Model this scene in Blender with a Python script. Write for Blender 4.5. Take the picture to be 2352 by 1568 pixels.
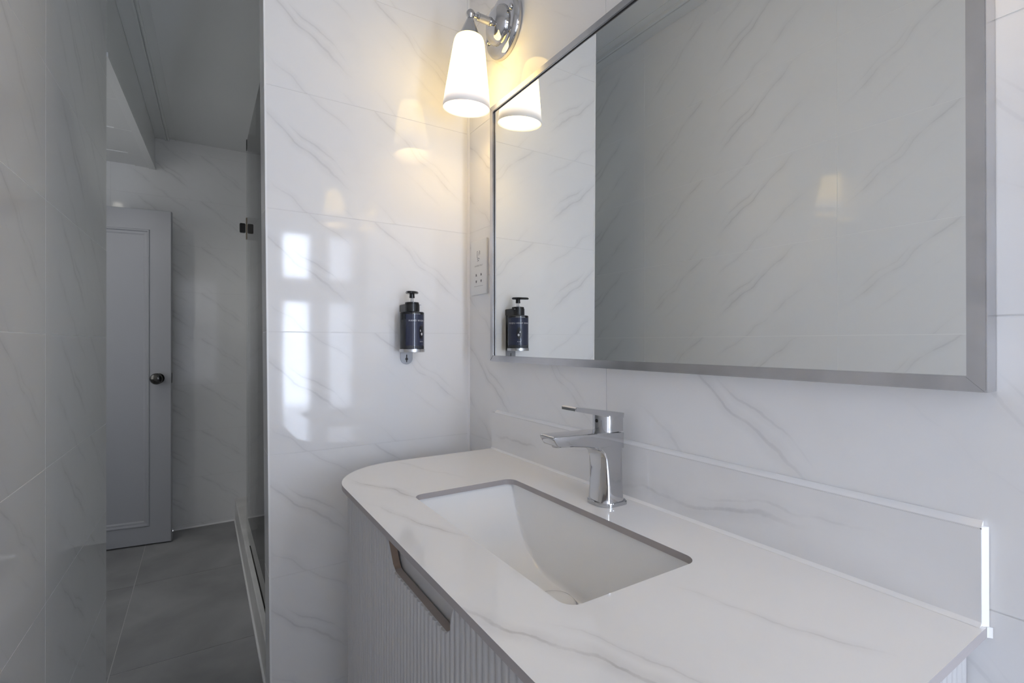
import bpy, bmesh, math, random
from mathutils import Vector, Matrix
R = math.radians
random.seed(4)
scene = bpy.context.scene
COL = scene.collection
for o in list(bpy.data.objects):
    bpy.data.objects.remove(o)

# ------------------------------------------------------------------ camera
cam_d = bpy.data.cameras.new('camera')
cam = bpy.data.objects.new('camera', cam_d)
COL.objects.link(cam)
cam_d.sensor_fit = 'HORIZONTAL'
cam_d.sensor_width = 36.0
cam_d.lens = 36.0 * 1128.36 / 2352.0
cam_d.clip_start = 0.02
YAW, PIT, ROL = 0.5627, 0.0019, -0.0011
fw = Vector((math.sin(YAW) * math.cos(PIT), math.cos(YAW) * math.cos(PIT), math.sin(PIT)))
rt = Vector((math.cos(YAW), -math.sin(YAW), 0))
up = rt.cross(fw)
m = Matrix((rt, up, -fw)).transposed().to_4x4() @ Matrix.Rotation(ROL, 4, 'Z')
m.translation = Vector((-0.6809, -1.3222, 1.2))
cam.matrix_world = m
scene.camera = cam

# ------------------------------------------------------------------ world, daylight, exposure
world = bpy.data.worlds.new('sky')
scene.world = world
world.use_nodes = True
bg = world.node_tree.nodes['Background']
bg.inputs['Color'].default_value = (0.74, 0.82, 1.0, 1)
bg.inputs['Strength'].default_value = 24.0
def portal(loc, rot, sx, sy):                              # guides sampling of the sky through a window opening
    d = bpy.data.lights.new('window_portal', 'AREA')
    d.shape = 'RECTANGLE'; d.size = sx; d.size_y = sy
    d.cycles.is_portal = True
    p = bpy.data.objects.new('window_portal', d)
    COL.objects.link(p); p.location = loc; p.rotation_euler = rot
portal((-0.147, -2.335, 1.22), (R(90), 0, 0), 0.17, 1.45)        # rear window, shines towards +Y
scene.view_settings.view_transform = 'Standard'
scene.view_settings.look = 'None'
scene.view_settings.gamma = 1.0
scene.view_settings.use_curve_mapping = False
scene.view_settings.exposure = 0.0
scene.cycles.max_bounces = 14
scene.cycles.diffuse_bounces = 8
scene.cycles.glossy_bounces = 6
scene.cycles.sample_clamp_indirect = 20.0
LAMP_RGB = (1.0, 0.68, 0.19)
SHADE_E = 5.0
BULB_W = 0.2
SHOWER_FILL_W = 6.0
FILL_E = 1.5
DOWN_W = 5.0

# ------------------------------------------------------------------ materials
def mat(name, col, rough=0.5, metal=0.0, spec=0.5):
    m = bpy.data.materials.new(name)
    m.use_nodes = True
    b = m.node_tree.nodes['Principled BSDF']
    b.inputs['Base Color'].default_value = (*col, 1)
    b.inputs['Roughness'].default_value = rough
    b.inputs['Metallic'].default_value = metal
    b.inputs['Specular IOR Level'].default_value = spec
    return m

def N(nt, t, **kw):
    n = nt.nodes.new(t)
    for k, v in kw.items():
        setattr(n, k, v)
    return n

TILE_B, TILE_V = (0.88, 0.88, 0.885), (0.44, 0.44, 0.45)
def vein_print(name, base, vein, ax, dirv, lines, rough, spec, warp=0.016, wave=0.02, cloud=0.05, strength=0.5):
    """a printed stone: long wandering veins, each (offset across, from, to along, half width, weight); ax = the two object axes of the face"""
    m = mat(name, base, rough, 0.0, spec)
    nt = m.node_tree; L = nt.links
    b = nt.nodes['Principled BSDF']
    tc = N(nt, 'ShaderNodeTexCoord'); sp = N(nt, 'ShaderNodeSeparateXYZ'); L.new(tc.outputs['Object'], sp.inputs[0])
    def M(op, a, c=None, clamp=False):
        n = N(nt, 'ShaderNodeMath', operation=op, use_clamp=clamp)
        for i, q in enumerate((a, c)):
            if q is None: continue
            if isinstance(q, (int, float)): n.inputs[i].default_value = q
            else: L.new(q, n.inputs[i])
        return n.outputs[0]
    def mr(v, f0, f1, t0, t1):
        n = N(nt, 'ShaderNodeMapRange', interpolation_type='SMOOTHSTEP')
        for k, q in (('From Min', f0), ('From Max', f1), ('To Min', t0), ('To Max', t1)): n.inputs[k].default_value = q
        L.new(v, n.inputs['Value']); return n.outputs[0]
    a, c = sp.outputs[ax[0]], sp.outputs[ax[1]]
    S = M('ADD', M('MULTIPLY', a, dirv[0]), M('MULTIPLY', c, dirv[1]))
    T = M('ADD', M('MULTIPLY', a, -dirv[1]), M('MULTIPLY', c, dirv[0]))
    def noise(scale, det, off, sx=1.0):
        cb = N(nt, 'ShaderNodeCombineXYZ'); L.new(M('MULTIPLY', S, sx), cb.inputs[0]); L.new(T, cb.inputs[1]); cb.inputs[2].default_value = off
        n = N(nt, 'ShaderNodeTexNoise'); n.inputs['Scale'].default_value = scale; n.inputs['Detail'].default_value = det; n.inputs['Roughness'].default_value = 0.6
        L.new(cb.outputs[0], n.inputs['Vector']); return n.outputs['Fac']
    w1 = M('SUBTRACT', noise(6, 2, 1.7), 0.5); w2 = M('SUBTRACT', noise(30, 4, 5.1), 0.5)
    Tw = M('ADD', T, M('ADD', M('MULTIPLY', w1, warp * 5), M('MULTIPLY', w2, warp * 0.9)))
    blot = mr(noise(14, 4, 9.3, 0.6), 0.32, 0.62, 0.15, 1.0)
    tot = None
    for t0, s0, s1, hw, wt_ in lines:
        d = M('ABSOLUTE', M('SUBTRACT', Tw, t0))
        core = mr(d, hw * 0.15, hw, 1.0, 0.0); halo = mr(d, 0.0, hw * 4.5, 0.42, 0.0)
        e = (s1 - s0) * 0.3
        win = M('MULTIPLY', mr(S, s0, s0 + e, 0, 1), mr(S, s1 - e, s1, 1, 0))
        v = M('MULTIPLY', M('MULTIPLY', M('MAXIMUM', core, halo), win), wt_)
        tot = v if tot is None else M('MAXIMUM', tot, v)
    tot = M('MULTIPLY', M('MULTIPLY', tot, blot), strength)
    tot = M('ADD', tot, mr(noise(5, 3, 3.3), 0.5, 0.75, 0.0, cloud), True)
    mix = N(nt, 'ShaderNodeMix', data_type='RGBA')
    mix.inputs['A'].default_value = (*base, 1); mix.inputs['B'].default_value = (*vein, 1)
    L.new(tot, mix.inputs['Factor']); L.new(mix.outputs['Result'], b.inputs['Base Color'])
    if wave:
        wn = N(nt, 'ShaderNodeTexNoise'); wn.inputs['Scale'].default_value = 9.0; wn.inputs['Detail'].default_value = 1
        L.new(tc.outputs['Object'], wn.inputs['Vector'])
        bp = N(nt, 'ShaderNodeBump'); bp.inputs['Strength'].default_value = wave; bp.inputs['Distance'].default_value = 0.01
        L.new(wn.outputs['Fac'], bp.inputs['Height']); L.new(bp.outputs['Normal'], b.inputs['Normal'])
    return m
TV = [(-0.045, -0.32, 0.10, 0.0050, 1.0), (-0.020, -0.16, 0.06, 0.0035, 0.8), (-0.030, 0.10, 0.40, 0.0028, 0.45), (0.170, -0.10, 0.36, 0.0045, 0.85), (0.190, 0.06, 0.34, 0.003, 0.5),
      (-0.165, -0.25, 0.12, 0.0040, 0.7), (0.075, -0.26, 0.0, 0.0028, 0.5), (-0.105, 0.05, 0.33, 0.003, 0.5), (0.105, 0.02, 0.30, 0.0022, 0.35)]
D36 = (math.cos(R(37)), -math.sin(R(37)))
M_TILE = vein_print('marble_tile', TILE_B, TILE_V, (0, 2), D36, TV, 0.06, 0.4, warp=0.011, strength=0.37)
M_TILE_FAR = M_TILE.copy(); M_TILE_FAR.name = 'marble_tile_satin'
M_TILE_FAR.node_tree.nodes['Principled BSDF'].inputs['Roughness'].default_value = 0.09
WV = [(-0.262, -0.56, -0.27, 0.0035, 1.0), (-0.328, -0.40, -0.08, 0.0030, 0.8), (-0.467, -0.06, 0.42, 0.0040, 1.0), (-0.440, 0.10, 0.32, 0.0020, 0.5), (-0.285, 0.17, 0.42, 0.0030, 0.6), (-0.10, -0.62, -0.30, 0.0025, 0.4), (-0.06, 0.25, 0.5, 0.0040, 0.5)]
M_TOP = vein_print('marble_worktop', (0.865, 0.87, 0.88), (0.42, 0.41, 0.405), (0, 1), (0.33, -0.944), WV, 0.045, 0.5, warp=0.014, wave=0.0, cloud=0.03, strength=0.6)
SV = [(-0.026, -0.06, 0.38, 0.0060, 0.9), (-0.040, 0.12, 0.46, 0.0040, 0.5), (-0.060, -0.50, -0.27, 0.0060, 0.7), (-0.075, -0.20, 0.02, 0.0040, 0.4)]
M_SPL = vein_print('marble_splashback', (0.84, 0.84, 0.845), (0.42, 0.42, 0.425), (1, 2), (-1.0, 0.05), SV, 0.07, 0.4, warp=0.012, wave=0.0, cloud=0.10, strength=0.55)
M_CORE = mat('slab_core', (0.40, 0.37, 0.365), 0.55)
M_GROUT = mat('grout', (0.79, 0.79, 0.79), 0.9)
M_GROUT_L = mat('white_grout', (0.95, 0.95, 0.95), 0.9)
M_PLASTER = mat('painted_plaster', (0.86, 0.86, 0.86), 0.7)
M_SEAL = mat('white_sealant', (0.93, 0.93, 0.94), 0.35)
M_CERAMIC = mat('white_ceramic', (0.86, 0.86, 0.855), 0.07)
M_CHROME = mat('chrome', (0.56, 0.56, 0.57), 0.05, 1.0)
M_STEEL = mat('brushed_steel', (0.55, 0.55, 0.56), 0.22, 1.0)
M_DSTEEL = mat('satin_steel', (0.26, 0.26, 0.27), 0.35, 1.0)
M_MIRROR = mat('mirror_glass', (0.84, 0.86, 0.85), 0.0, 1.0)
M_DARK = mat('dark_gap', (0.03, 0.025, 0.022), 0.6)
M_BLACK = mat('black_plastic', (0.012, 0.012, 0.013), 0.2)
M_CAB = mat('cabinet_paint', (0.55, 0.54, 0.535), 0.45)
M_PRIME = mat('primed_board_edge', (0.34, 0.29, 0.26), 0.6)
M_RAW = mat('raw_board_edge', (0.30, 0.22, 0.17), 0.7)
M_DOOR = mat('door_paint', (0.43, 0.44, 0.475), 0.4)
M_WPLAS = mat('white_plastic', (0.82, 0.83, 0.83), 0.3)
M_INK = mat('grey_print', (0.20, 0.20, 0.21), 0.6)
M_NICKEL = mat('dark_nickel', (0.09, 0.088, 0.085), 0.12, 1.0)
M_BRASS = mat('brassy_steel', (0.42, 0.34, 0.25), 0.2, 1.0)
M_CURB = mat('shower_curb_stone', (0.74, 0.73, 0.72), 0.35)
M_NAVY = mat('navy_label', (0.030, 0.036, 0.070), 0.12)
M_LBLK = mat('label_oval_black', (0.010, 0.010, 0.014), 0.3)
M_LWHT = mat('label_white_print', (0.75, 0.75, 0.78), 0.5)

def bump_noise(m, scale, strength, detail=2, dist=0.002):
    nt = m.node_tree; b = nt.nodes['Principled BSDF']
    tc = N(nt, 'ShaderNodeTexCoord'); no = N(nt, 'ShaderNodeTexNoise')
    no.inputs['Scale'].default_value = scale; no.inputs['Detail'].default_value = detail
    bp = N(nt, 'ShaderNodeBump'); bp.inputs['Strength'].default_value = strength; bp.inputs['Distance'].default_value = dist
    nt.links.new(tc.outputs['Object'], no.inputs['Vector']); nt.links.new(no.outputs['Fac'], bp.inputs['Height'])
    nt.links.new(bp.outputs['Normal'], b.inputs['Normal'])
def mottle(m, c0, c1, scale, detail=5, lo=0.35, hi=0.65, rough=None):
    nt = m.node_tree; b = nt.nodes['Principled BSDF']
    tc = N(nt, 'ShaderNodeTexCoord'); no = N(nt, 'ShaderNodeTexNoise')
    no.inputs['Scale'].default_value = scale; no.inputs['Detail'].default_value = detail; no.inputs['Distortion'].default_value = 0.4
    rp = N(nt, 'ShaderNodeMapRange'); rp.inputs['From Min'].default_value = lo; rp.inputs['From Max'].default_value = hi
    mx = N(nt, 'ShaderNodeMix', data_type='RGBA'); mx.inputs['A'].default_value = (*c0, 1); mx.inputs['B'].default_value = (*c1, 1)
    nt.links.new(tc.outputs['Object'], no.inputs['Vector']); nt.links.new(no.outputs['Fac'], rp.inputs['Value'])
    nt.links.new(rp.outputs[0], mx.inputs['Factor']); nt.links.new(mx.outputs['Result'], b.inputs['Base Color'])
    if rough:
        rr = N(nt, 'ShaderNodeMapRange'); rr.inputs['To Min'].default_value = rough[0]; rr.inputs['To Max'].default_value = rough[1]
        nt.links.new(no.outputs['Fac'], rr.inputs['Value']); nt.links.new(rr.outputs[0], b.inputs['Roughness'])
M_FLOOR = mat('grey_stone_tile', (0.2, 0.2, 0.2), 0.5)
mottle(M_FLOOR, (0.27, 0.27, 0.275), (0.38, 0.38, 0.385), 3.0, 7)
M_FGROUT = mat('floor_grout', (0.52, 0.52, 0.52), 0.8)
M_CEIL = mat('ceiling_paint', (0.80, 0.81, 0.81), 0.35)
mottle(M_STEEL, (0.50, 0.50, 0.51), (0.60, 0.60, 0.61), 14, 4, rough=(0.12, 0.34))
bump_noise(M_CAB, 160, 0.08)
bump_noise(M_DOOR, 90, 0.05)
bump_noise(M_PLASTER, 60, 0.08)
mottle(M_CURB, (0.70, 0.69, 0.68), (0.80, 0.79, 0.78), 8, 4)

def glass_mat(name, tint, ior=1.5, rough=0.0):
    m = bpy.data.materials.new(name); m.use_nodes = True
    nt = m.node_tree; nt.nodes.clear()
    out = N(nt, 'ShaderNodeOutputMaterial'); mix = N(nt, 'ShaderNodeMixShader'); fr = N(nt, 'ShaderNodeFresnel')
    fr.inputs['IOR'].default_value = ior
    tr = N(nt, 'ShaderNodeBsdfTransparent'); tr.inputs['Color'].default_value = (*tint, 1)
    gl = N(nt, 'ShaderNodeBsdfGlossy'); gl.inputs['Roughness'].default_value = rough
    nt.links.new(fr.outputs[0], mix.inputs[0]); nt.links.new(tr.outputs[0], mix.inputs[1]); nt.links.new(gl.outputs[0], mix.inputs[2])
    nt.links.new(mix.outputs[0], out.inputs[0])
    return m
M_GLASS = glass_mat('shower_glass', (0.93, 0.95, 0.94))
M_PANE = glass_mat('window_glass', (0.98, 0.99, 0.99))
M_BOTTLE = glass_mat('smoky_clear_plastic', (0.62, 0.63, 0.65), 1.45, 0.03)
M_TUBE = glass_mat('clear_tube', (0.85, 0.86, 0.88), 1.45, 0.03)

def emit(name, col, s):
    m = bpy.data.materials.new(name); m.use_nodes = True
    nt = m.node_tree; b = nt.nodes['Principled BSDF']
    b.inputs['Base Color'].default_value = (0.85, 0.83, 0.80, 1); b.inputs['Roughness'].default_value = 0.35
    b.inputs['Emission Color'].default_value = (*col, 1); b.inputs['Emission Strength'].default_value = s
    return m
M_FILL = emit('fill_glow', (0.81, 0.86, 1.0), FILL_E)  # glow of the added rear window, fill light only
M_FILL_ALCOVE = emit('fill_glow_alcove', (0.97, 0.98, 0.98), 1.4)  # glow of the added alcove window, fill light only
M_BULB = emit('glowing_bulb', (1.0, 0.78, 0.5), 9.0)
M_DOWN = emit('downlight_lens', (1.0, 0.93, 0.80), 22.0)
M_SHADE = emit('lit_frosted_glass', LAMP_RGB, SHADE_E)
def shade_gradient():
    nt = M_SHADE.node_tree; b = nt.nodes['Principled BSDF']
    tc = N(nt, 'ShaderNodeTexCoord'); sp = N(nt, 'ShaderNodeSeparateXYZ')
    nt.links.new(tc.outputs['Object'], sp.inputs[0])
    rp = N(nt, 'ShaderNodeMapRange', interpolation_type='SMOOTHSTEP')       # the bulb sits high in the shade: the rim glows least
    rp.inputs['From Min'].default_value = -0.232; rp.inputs['From Max'].default_value = -0.150
    rp.inputs['To Min'].default_value = 0.12; rp.inputs['To Max'].default_value = SHADE_E
    nt.links.new(sp.outputs['Z'], rp.inputs['Value']); nt.links.new(rp.outputs[0], b.inputs['Emission Strength'])
    r2 = N(nt, 'ShaderNodeMapRange', interpolation_type='SMOOTHSTEP')
    r2.inputs['From Min'].default_value = -0.228; r2.inputs['From Max'].default_value = -0.150
    mx = N(nt, 'ShaderNodeMix', data_type='RGBA'); mx.inputs['A'].default_value = (1.0, 0.86, 0.78, 1); mx.inputs['B'].default_value = (*LAMP_RGB, 1)
    nt.links.new(sp.outputs['Z'], r2.inputs['Value']); nt.links.new(r2.outputs[0], mx.inputs['Factor']); nt.links.new(mx.outputs['Result'], b.inputs['Emission Color'])
shade_gradient()

# ------------------------------------------------------------------ mesh helpers
def tag(o, label=None, cat=None, group=None, kind=None):
    if label: o['label'] = label
    if cat: o['category'] = cat
    if group: o['group'] = group
    if kind: o['kind'] = kind
    return o
def obj(name, bm, mats, parent=None, smooth=None, loc=None, rot=None):
    me = bpy.data.meshes.new(name)
    bmesh.ops.recalc_face_normals(bm, faces=bm.faces)
    bm.to_mesh(me); bm.free()
    for mm in (mats if isinstance(mats, (list, tuple)) else [mats]):
        me.materials.append(mm)
    if smooth is not None:
        me.polygons.foreach_set('use_smooth', [True] * len(me.polygons))
        me.set_sharp_from_angle(angle=R(smooth))
    return link(name, me, parent, loc, rot)
def link(name, me, parent=None, loc=None, rot=None):
    o = bpy.data.objects.new(name, me); COL.objects.link(o)
    if parent: o.parent = parent
    if loc: o.location = loc
    if rot: o.rotation_euler = rot
    return o
def empty(name, loc=(0, 0, 0), rot=(0, 0, 0), parent=None):
    o = bpy.data.objects.new(name, None); COL.objects.link(o)
    o.location = loc; o.rotation_euler = rot; o.empty_display_size = 0.05
    if parent: o.parent = parent
    return o
def box(bm, x0, x1, y0, y1, z0, z1, mi=0):
    vs = [bm.verts.new((x, y, z)) for x in (x0, x1) for y in (y0, y1) for z in (z0, z1)]
    fs = [(0, 1, 3, 2), (4, 6, 7, 5), (0, 4, 5, 1), (2, 3, 7, 6), (0, 2, 6, 4), (1, 5, 7, 3)]
    r = []
    for f in fs:
        fc = bm.faces.new([vs[i] for i in f]); fc.material_index = mi; r.append(fc)
    return vs
def bbox(x0, x1, y0, y1, z0, z1, bev=0.0, seg=2):
    bm = bmesh.new(); box(bm, x0, x1, y0, y1, z0, z1)
    if bev:
        bmesh.ops.bevel(bm, geom=list(bm.edges), offset=bev, segments=seg, profile=0.6, affect='EDGES')
    return bm
def lathe(bm, prof, n=40, mx=None, mi=0):
    """prof: list of (r, h) about local z; mx: matrix to place it"""
    rings = []
    for r, h in prof:
        if r < 1e-6:
            rings.append([bm.verts.new((0, 0, h))])
        else:
            rings.append([bm.verts.new((r * math.cos(2 * math.pi * k / n), r * math.sin(2 * math.pi * k / n), h)) for k in range(n)])
    for a, b in zip(rings[:-1], rings[1:]):
        for k in range(n):
            k2 = (k + 1) % n
            if len(a) == 1 and len(b) == 1: continue
            if len(a) == 1: f = bm.faces.new((a[0], b[k], b[k2]))
            elif len(b) == 1: f = bm.faces.new((a[k], a[k2], b[0]))
            else: f = bm.faces.new((a[k], a[k2], b[k2], b[k]))
            f.material_index = mi
    if mx is not None:
        vs = [v for rg in rings for v in rg]
        bmesh.ops.transform(bm, matrix=mx, verts=vs)
    return bm
def prism(bm, pts, h0, h1, to3, mi=0, side_mi=None):
    """pts: closed 2-D outline; to3(a, b, h) places it"""
    lo = [bm.verts.new(to3(a, b, h0)) for a, b in pts]
    hi = [bm.verts.new(to3(a, b, h1)) for a, b in pts]
    n = len(pts)
    bm.faces.new(lo).material_index = mi
    bm.faces.new(hi).material_index = mi
    for k in range(n):
        f = bm.faces.new((lo[k], lo[(k + 1) % n], hi[(k + 1) % n], hi[k]))
        f.material_index = (side_mi(k) if callable(side_mi) else mi)
def round_poly(pts, rads, seg=8):
    """fillet every corner of a closed polygon"""
    out = []
    n = len(pts)
    for i in range(n):
        p = Vector(pts[i]); a = Vector(pts[i - 1]); b = Vector(pts[(i + 1) % n]); r = rads[i] if isinstance(rads, (list, tuple)) else rads
        if r <= 0:
            out.append((p.x, p.y)); continue
        u = (a - p).normalized(); v = (b - p).normalized()
        ang = u.angle(v); d = r / math.tan(ang / 2)
        c = p + (u + v).normalized() * (r / math.sin(ang / 2))
        s = p + u * d - c; e = p + v * d - c
        a0 = math.atan2(s.y, s.x); a1 = math.atan2(e.y, e.x)
        da = (a1 - a0 + math.pi) % (2 * math.pi) - math.pi
        for k in range(seg + 1):
            t = a0 + da * k / seg
            out.append((c.x + r * math.cos(t), c.y + r * math.sin(t)))
    return out
def text_mesh(s, size, spacing=1.0):
    cu = bpy.data.curves.new('t', 'FONT'); cu.body = s; cu.size = size; cu.align_x = 'CENTER'; cu.align_y = 'CENTER'
    cu.space_character = spacing; cu.resolution_u = 2
    o = bpy.data.objects.new('t', cu); COL.objects.link(o)
    dg = bpy.context.evaluated_depsgraph_get(); dg.update()
    me = bpy.data.meshes.new_from_object(o.evaluated_get(dg))
    bpy.data.objects.remove(o); bpy.data.curves.remove(cu)
    return me

# ------------------------------------------------------------------ room shell
TH, TW, TG, TT = 0.300, 0.750, 0.0017, 0.0009      # tile height, width, joint, proud thickness
Z0 = 0.0266                                        # lowest full joint
CEIL = 2.50
def tile_rows(top, zoff=0.0):
    r = []; z = Z0 + zoff - TH
    while z < top - 1e-4:
        a, b = max(z, 0.0), min(z + TH, top)
        if b - a > 0.012: r.append((a, b, z + TH / 2))
        z += TH
    return r
def tile_face(parent, x0, x1, top, xj, base=None, zoff=0.0, lean=None, bottom=0.0, mx=None):
    """tiles on the local plane y = 0 (x to the right as seen from the room, y into the wall); parts of parent"""
    cache = {}
    js = sorted(j for j in xj if x0 < j < x1)
    cuts = [x0] + js + [x1]
    for ci in range(len(cuts) - 1):
        a, b = cuts[ci], cuts[ci + 1]
        if b - a < 0.01: continue
        cx = (b - TW / 2) if (a == x0) else (a + TW / 2)          # centre of the full tile the piece was cut from
        for za, zb, zc in tile_rows(top, zoff):
            if zb <= bottom + 0.01: continue
            za = max(za, bottom)
            la = lb = a + (TG / 2 if a != x0 else 0)
            if lean and a == x0:
                la, lb = lean(za), lean(zb)
            key = (round(a, 4), round(za - zc, 4), round(zb - zc, 4), round(la, 4) if lean and a == x0 else 0)
            if key not in cache:
                g = TG / 2
                xr = b - (g if b != x1 else 0) - cx
                bl, br, tl, tr = (la - cx, za - zc + g), (xr, za - zc + g), (lb - cx, zb - zc - g), (xr, zb - zc - g)
                bm = bmesh.new()
                fr = [bm.verts.new((p[0], 0, p[1])) for p in (bl, br, tr, tl)]
                bk = [bm.verts.new((p[0], TT, p[1])) for p in (bl, br, tr, tl)]
                bm.faces.new(fr); bm.faces.new(bk[::-1])
                for k in range(4):
                    bm.faces.new((fr[k], bk[k], bk[(k + 1) % 4], fr[(k + 1) % 4]))
                bmesh.ops.recalc_face_normals(bm, faces=bm.faces)
                me = bpy.data.meshes.new('tile'); bm.to_mesh(me); bm.free(); me.materials.append(M_TILE_FAR if parent.name == 'wall_far' else M_TILE)
                cache[key] = me
            o = link('tile', cache[key], parent)
            lm = Matrix.Translation((cx, 0, zc))
            o.matrix_local = (mx @ lm) if mx is not None else lm
def wall(name, origin, rot, x0, x1, top, thick, xj, zoff=0.0, lean=None, bottom=0.0):
    """structure: a box behind the tile plane, carrying its tiles as parts"""
    w = obj(name, bbox(x0, x1, TT, thick, bottom, top), M_GROUT_L if name == 'wall_left' else M_GROUT)
    w.location = (origin[0], origin[1], 0); w.rotation_euler = (0, 0, rot)
    tag(w, kind='structure')
    tile_face(w, x0, x1, top, xj, zoff=zoff, lean=lean, bottom=bottom)
    return w
js = lambda first, n=8: [first + TW * k for k in range(-n, n)]

# wall with the mirror: plane X = 0, local x = -Y
wall_right = wall('wall_right', (0, 0), R(-90), 0.0, 2.20, CEIL, 0.12, js(0.595))
# wall with the soap dispenser: plane Y = 0; its free end leans a little and is 10 cm thick
lean = lambda z: -0.537 - 0.0090 * z
wb = bmesh.new()
WT = 0.106
pts = [(lean(0), 0), (0.62, 0), (0.62, CEIL), (lean(CEIL), CEIL)]
prism(wb, pts, TT, WT, lambda a, b, h: (a + (TT if a < 0 else 0), h, b))
wall_back = tag(obj('wall_back', wb, M_GROUT), kind='structure')
tile_face(wall_back, -0.55, -0.0005, CEIL, [], lean=lean)
mx = Matrix.Translation((-0.537, WT, 0)) @ Matrix.Rotation(-math.atan(0.0090), 4, 'Y') @ Matrix.Rotation(R(-90), 4, 'Z')
tile_face(wall_back, 0.0, WT, CEIL - 0.001, [], mx=mx)                # tiled end face looking into the passage
eb = bmesh.new()
prism(eb, round_poly([(-0.0012, -0.0012), (0.003, -0.0012), (0.003, 0.003), (-0.0012, 0.003)], [0.001, 0, 0, 0], 3), 0, CEIL,
      lambda a, b, h: (lean(h) + a, b, h))
tag(obj('edge_highlight', eb, M_SEAL, wall_back), label='white edge strip painting the chamfer highlight on the free end of the wall')  # white strip stands in for the bright highlight along the tile edge
sb = bmesh.new()
prism(sb, [(0, 0), (-0.006, 0), (-0.0035, -0.0035), (0, -0.006)], 0, CEIL, lambda a, b, h: (a, b, h))
tag(obj('sealant_bead', sb, M_SEAL, wall_back), label='white sealant line in the room corner')
# left wall: turned one degree, ends at Y = 0.87
AL = 0.01892
wall_left = wall('wall_left', (-0.9788, 0), R(90) - AL, -2.30, 0.872, CEIL, 0.12, js(0.157), zoff=-0.0068)
mxe = Matrix.Translation((0.872, 0.12, 0)) @ Matrix.Rotation(R(90), 4, 'Z') @ Matrix.Rotation(R(180), 4, 'Z')
# far wall of the passage
wall_far = wall('wall_far', (0, 2.49), 0, -1.95, 0.62, CEIL, 0.12, js(-0.40))
# shower side wall
wall_shower = wall('wall_shower', (0.62, 2.49), R(-90), 0.0, 2.49 - WT, CEIL, 0.12, js(0.4))
# alcove walls
ab = bmesh.new()
for a in ((0.70, 0.98, 0, CEIL), (1.70, 2.49, 0, CEIL), (0.98, 1.70, 0, 0.85), (0.98, 1.70, 2.10, CEIL)):
    box(ab, -2.07, -1.95, a[0], a[1], a[2], a[3])
tag(obj('wall_alcove', ab, M_PLASTER), kind='structure')
fill_win_alcove = empty('fill_window_alcove', (-2.01, 0, 0)); tag(fill_win_alcove, kind='structure')       # unseen glowing window added to brighten the alcove and passage
bm = bmesh.new()
for a in ((0.98, 1.01, 0.85, 2.10), (1.67, 1.70, 0.85, 2.10), (1.01, 1.67, 0.85, 0.88), (1.01, 1.67, 2.07, 2.10)):
    box(bm, -0.03, 0.03, a[0], a[1], a[2], a[3])
obj('window_frame', bm, M_WPLAS, fill_win_alcove)
obj('fill_pane', bbox(-0.004, 0.004, 1.01, 1.67, 0.88, 2.07), M_FILL_ALCOVE, fill_win_alcove)
wa = obj('wall_entry', bbox(-1.95, -1.075, 0.76, 0.868, 0, CEIL), M_PLASTER); tag(wa, kind='structure')
# header over the alcove opening: continues the left wall's plane, its underside dips slightly towards the room
hz = lambda y: 2.295 - 0.0576 * (2.49 - y)
hb = bmesh.new()
xl = lambda y: -0.9788 + AL * y
for (y, ) in ((0.873,), (2.4895,)):
    pass
v = []
for y in (0.873, 2.4895):
    for dx in (0.0, -0.10):
        for z in (hz(y), CEIL):
            v.append(hb.verts.new((xl(y) + dx, y, z)))
for f in ((0, 1, 3, 2), (4, 6, 7, 5), (0, 4, 5, 1), (2, 3, 7, 6), (0, 2, 6, 4), (1, 5, 7, 3)):
    hb.faces.new([v[i] for i in f])
wall_header = tag(obj('wall_header', hb, M_CEIL), kind='structure')
tb = bmesh.new()
v = []
for y in (0.874, 2.488):
    for dx in (0.004, -0.030):
        for dz in (-0.006, 0.010):
            v.append(tb.verts.new((xl(y) + dx, y, hz(y) + dz)))
for f in ((0, 1, 3, 2), (4, 6, 7, 5), (0, 4, 5, 1), (2, 3, 7, 6), (0, 2, 6, 4), (1, 5, 7, 3)):
    tb.faces.new([v[i] for i in f])
tag(obj('trim_1', tb, M_WPLAS), kind='structure')

# window wall behind the camera
wr = bmesh.new()
for a in ((-1.15, -0.96, 0, CEIL), (-0.36, -0.231, 0, CEIL), (-0.062, 0.12, 0, CEIL), (-0.231, -0.062, 0, 0.50), (-0.231, -0.062, 1.95, CEIL), (-0.96, -0.36, 0, 0.60), (-0.96, -0.36, 2.15, CEIL)):
    box(wr, a[0], a[1], -2.34, -2.20, a[2], a[3])
wall_rear = tag(obj('wall_rear', wr, M_PLASTER), kind='structure')
win = empty('window_1', (0, -2.27, 0)); tag(win, kind='structure')
fb = bmesh.new()
for x0, x1 in ((-0.231, -0.062),):
    for z0, z1 in ((0.50, 0.53), (0.762, 0.778), (1.475, 1.64), (1.93, 1.95)):
        box(fb, x0, x1, -0.03, 0.03, z0, z1)
obj('window_frame', fb, M_WPLAS, win)
for x0, x1 in ((-0.231, -0.062),):
    for z0, z1 in ((0.53, 0.762), (0.778, 1.475), (1.64, 1.93)):
        obj('window_pane', bbox(x0, x1, -0.003, 0.003, z0, z1), M_PANE, win)

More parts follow.
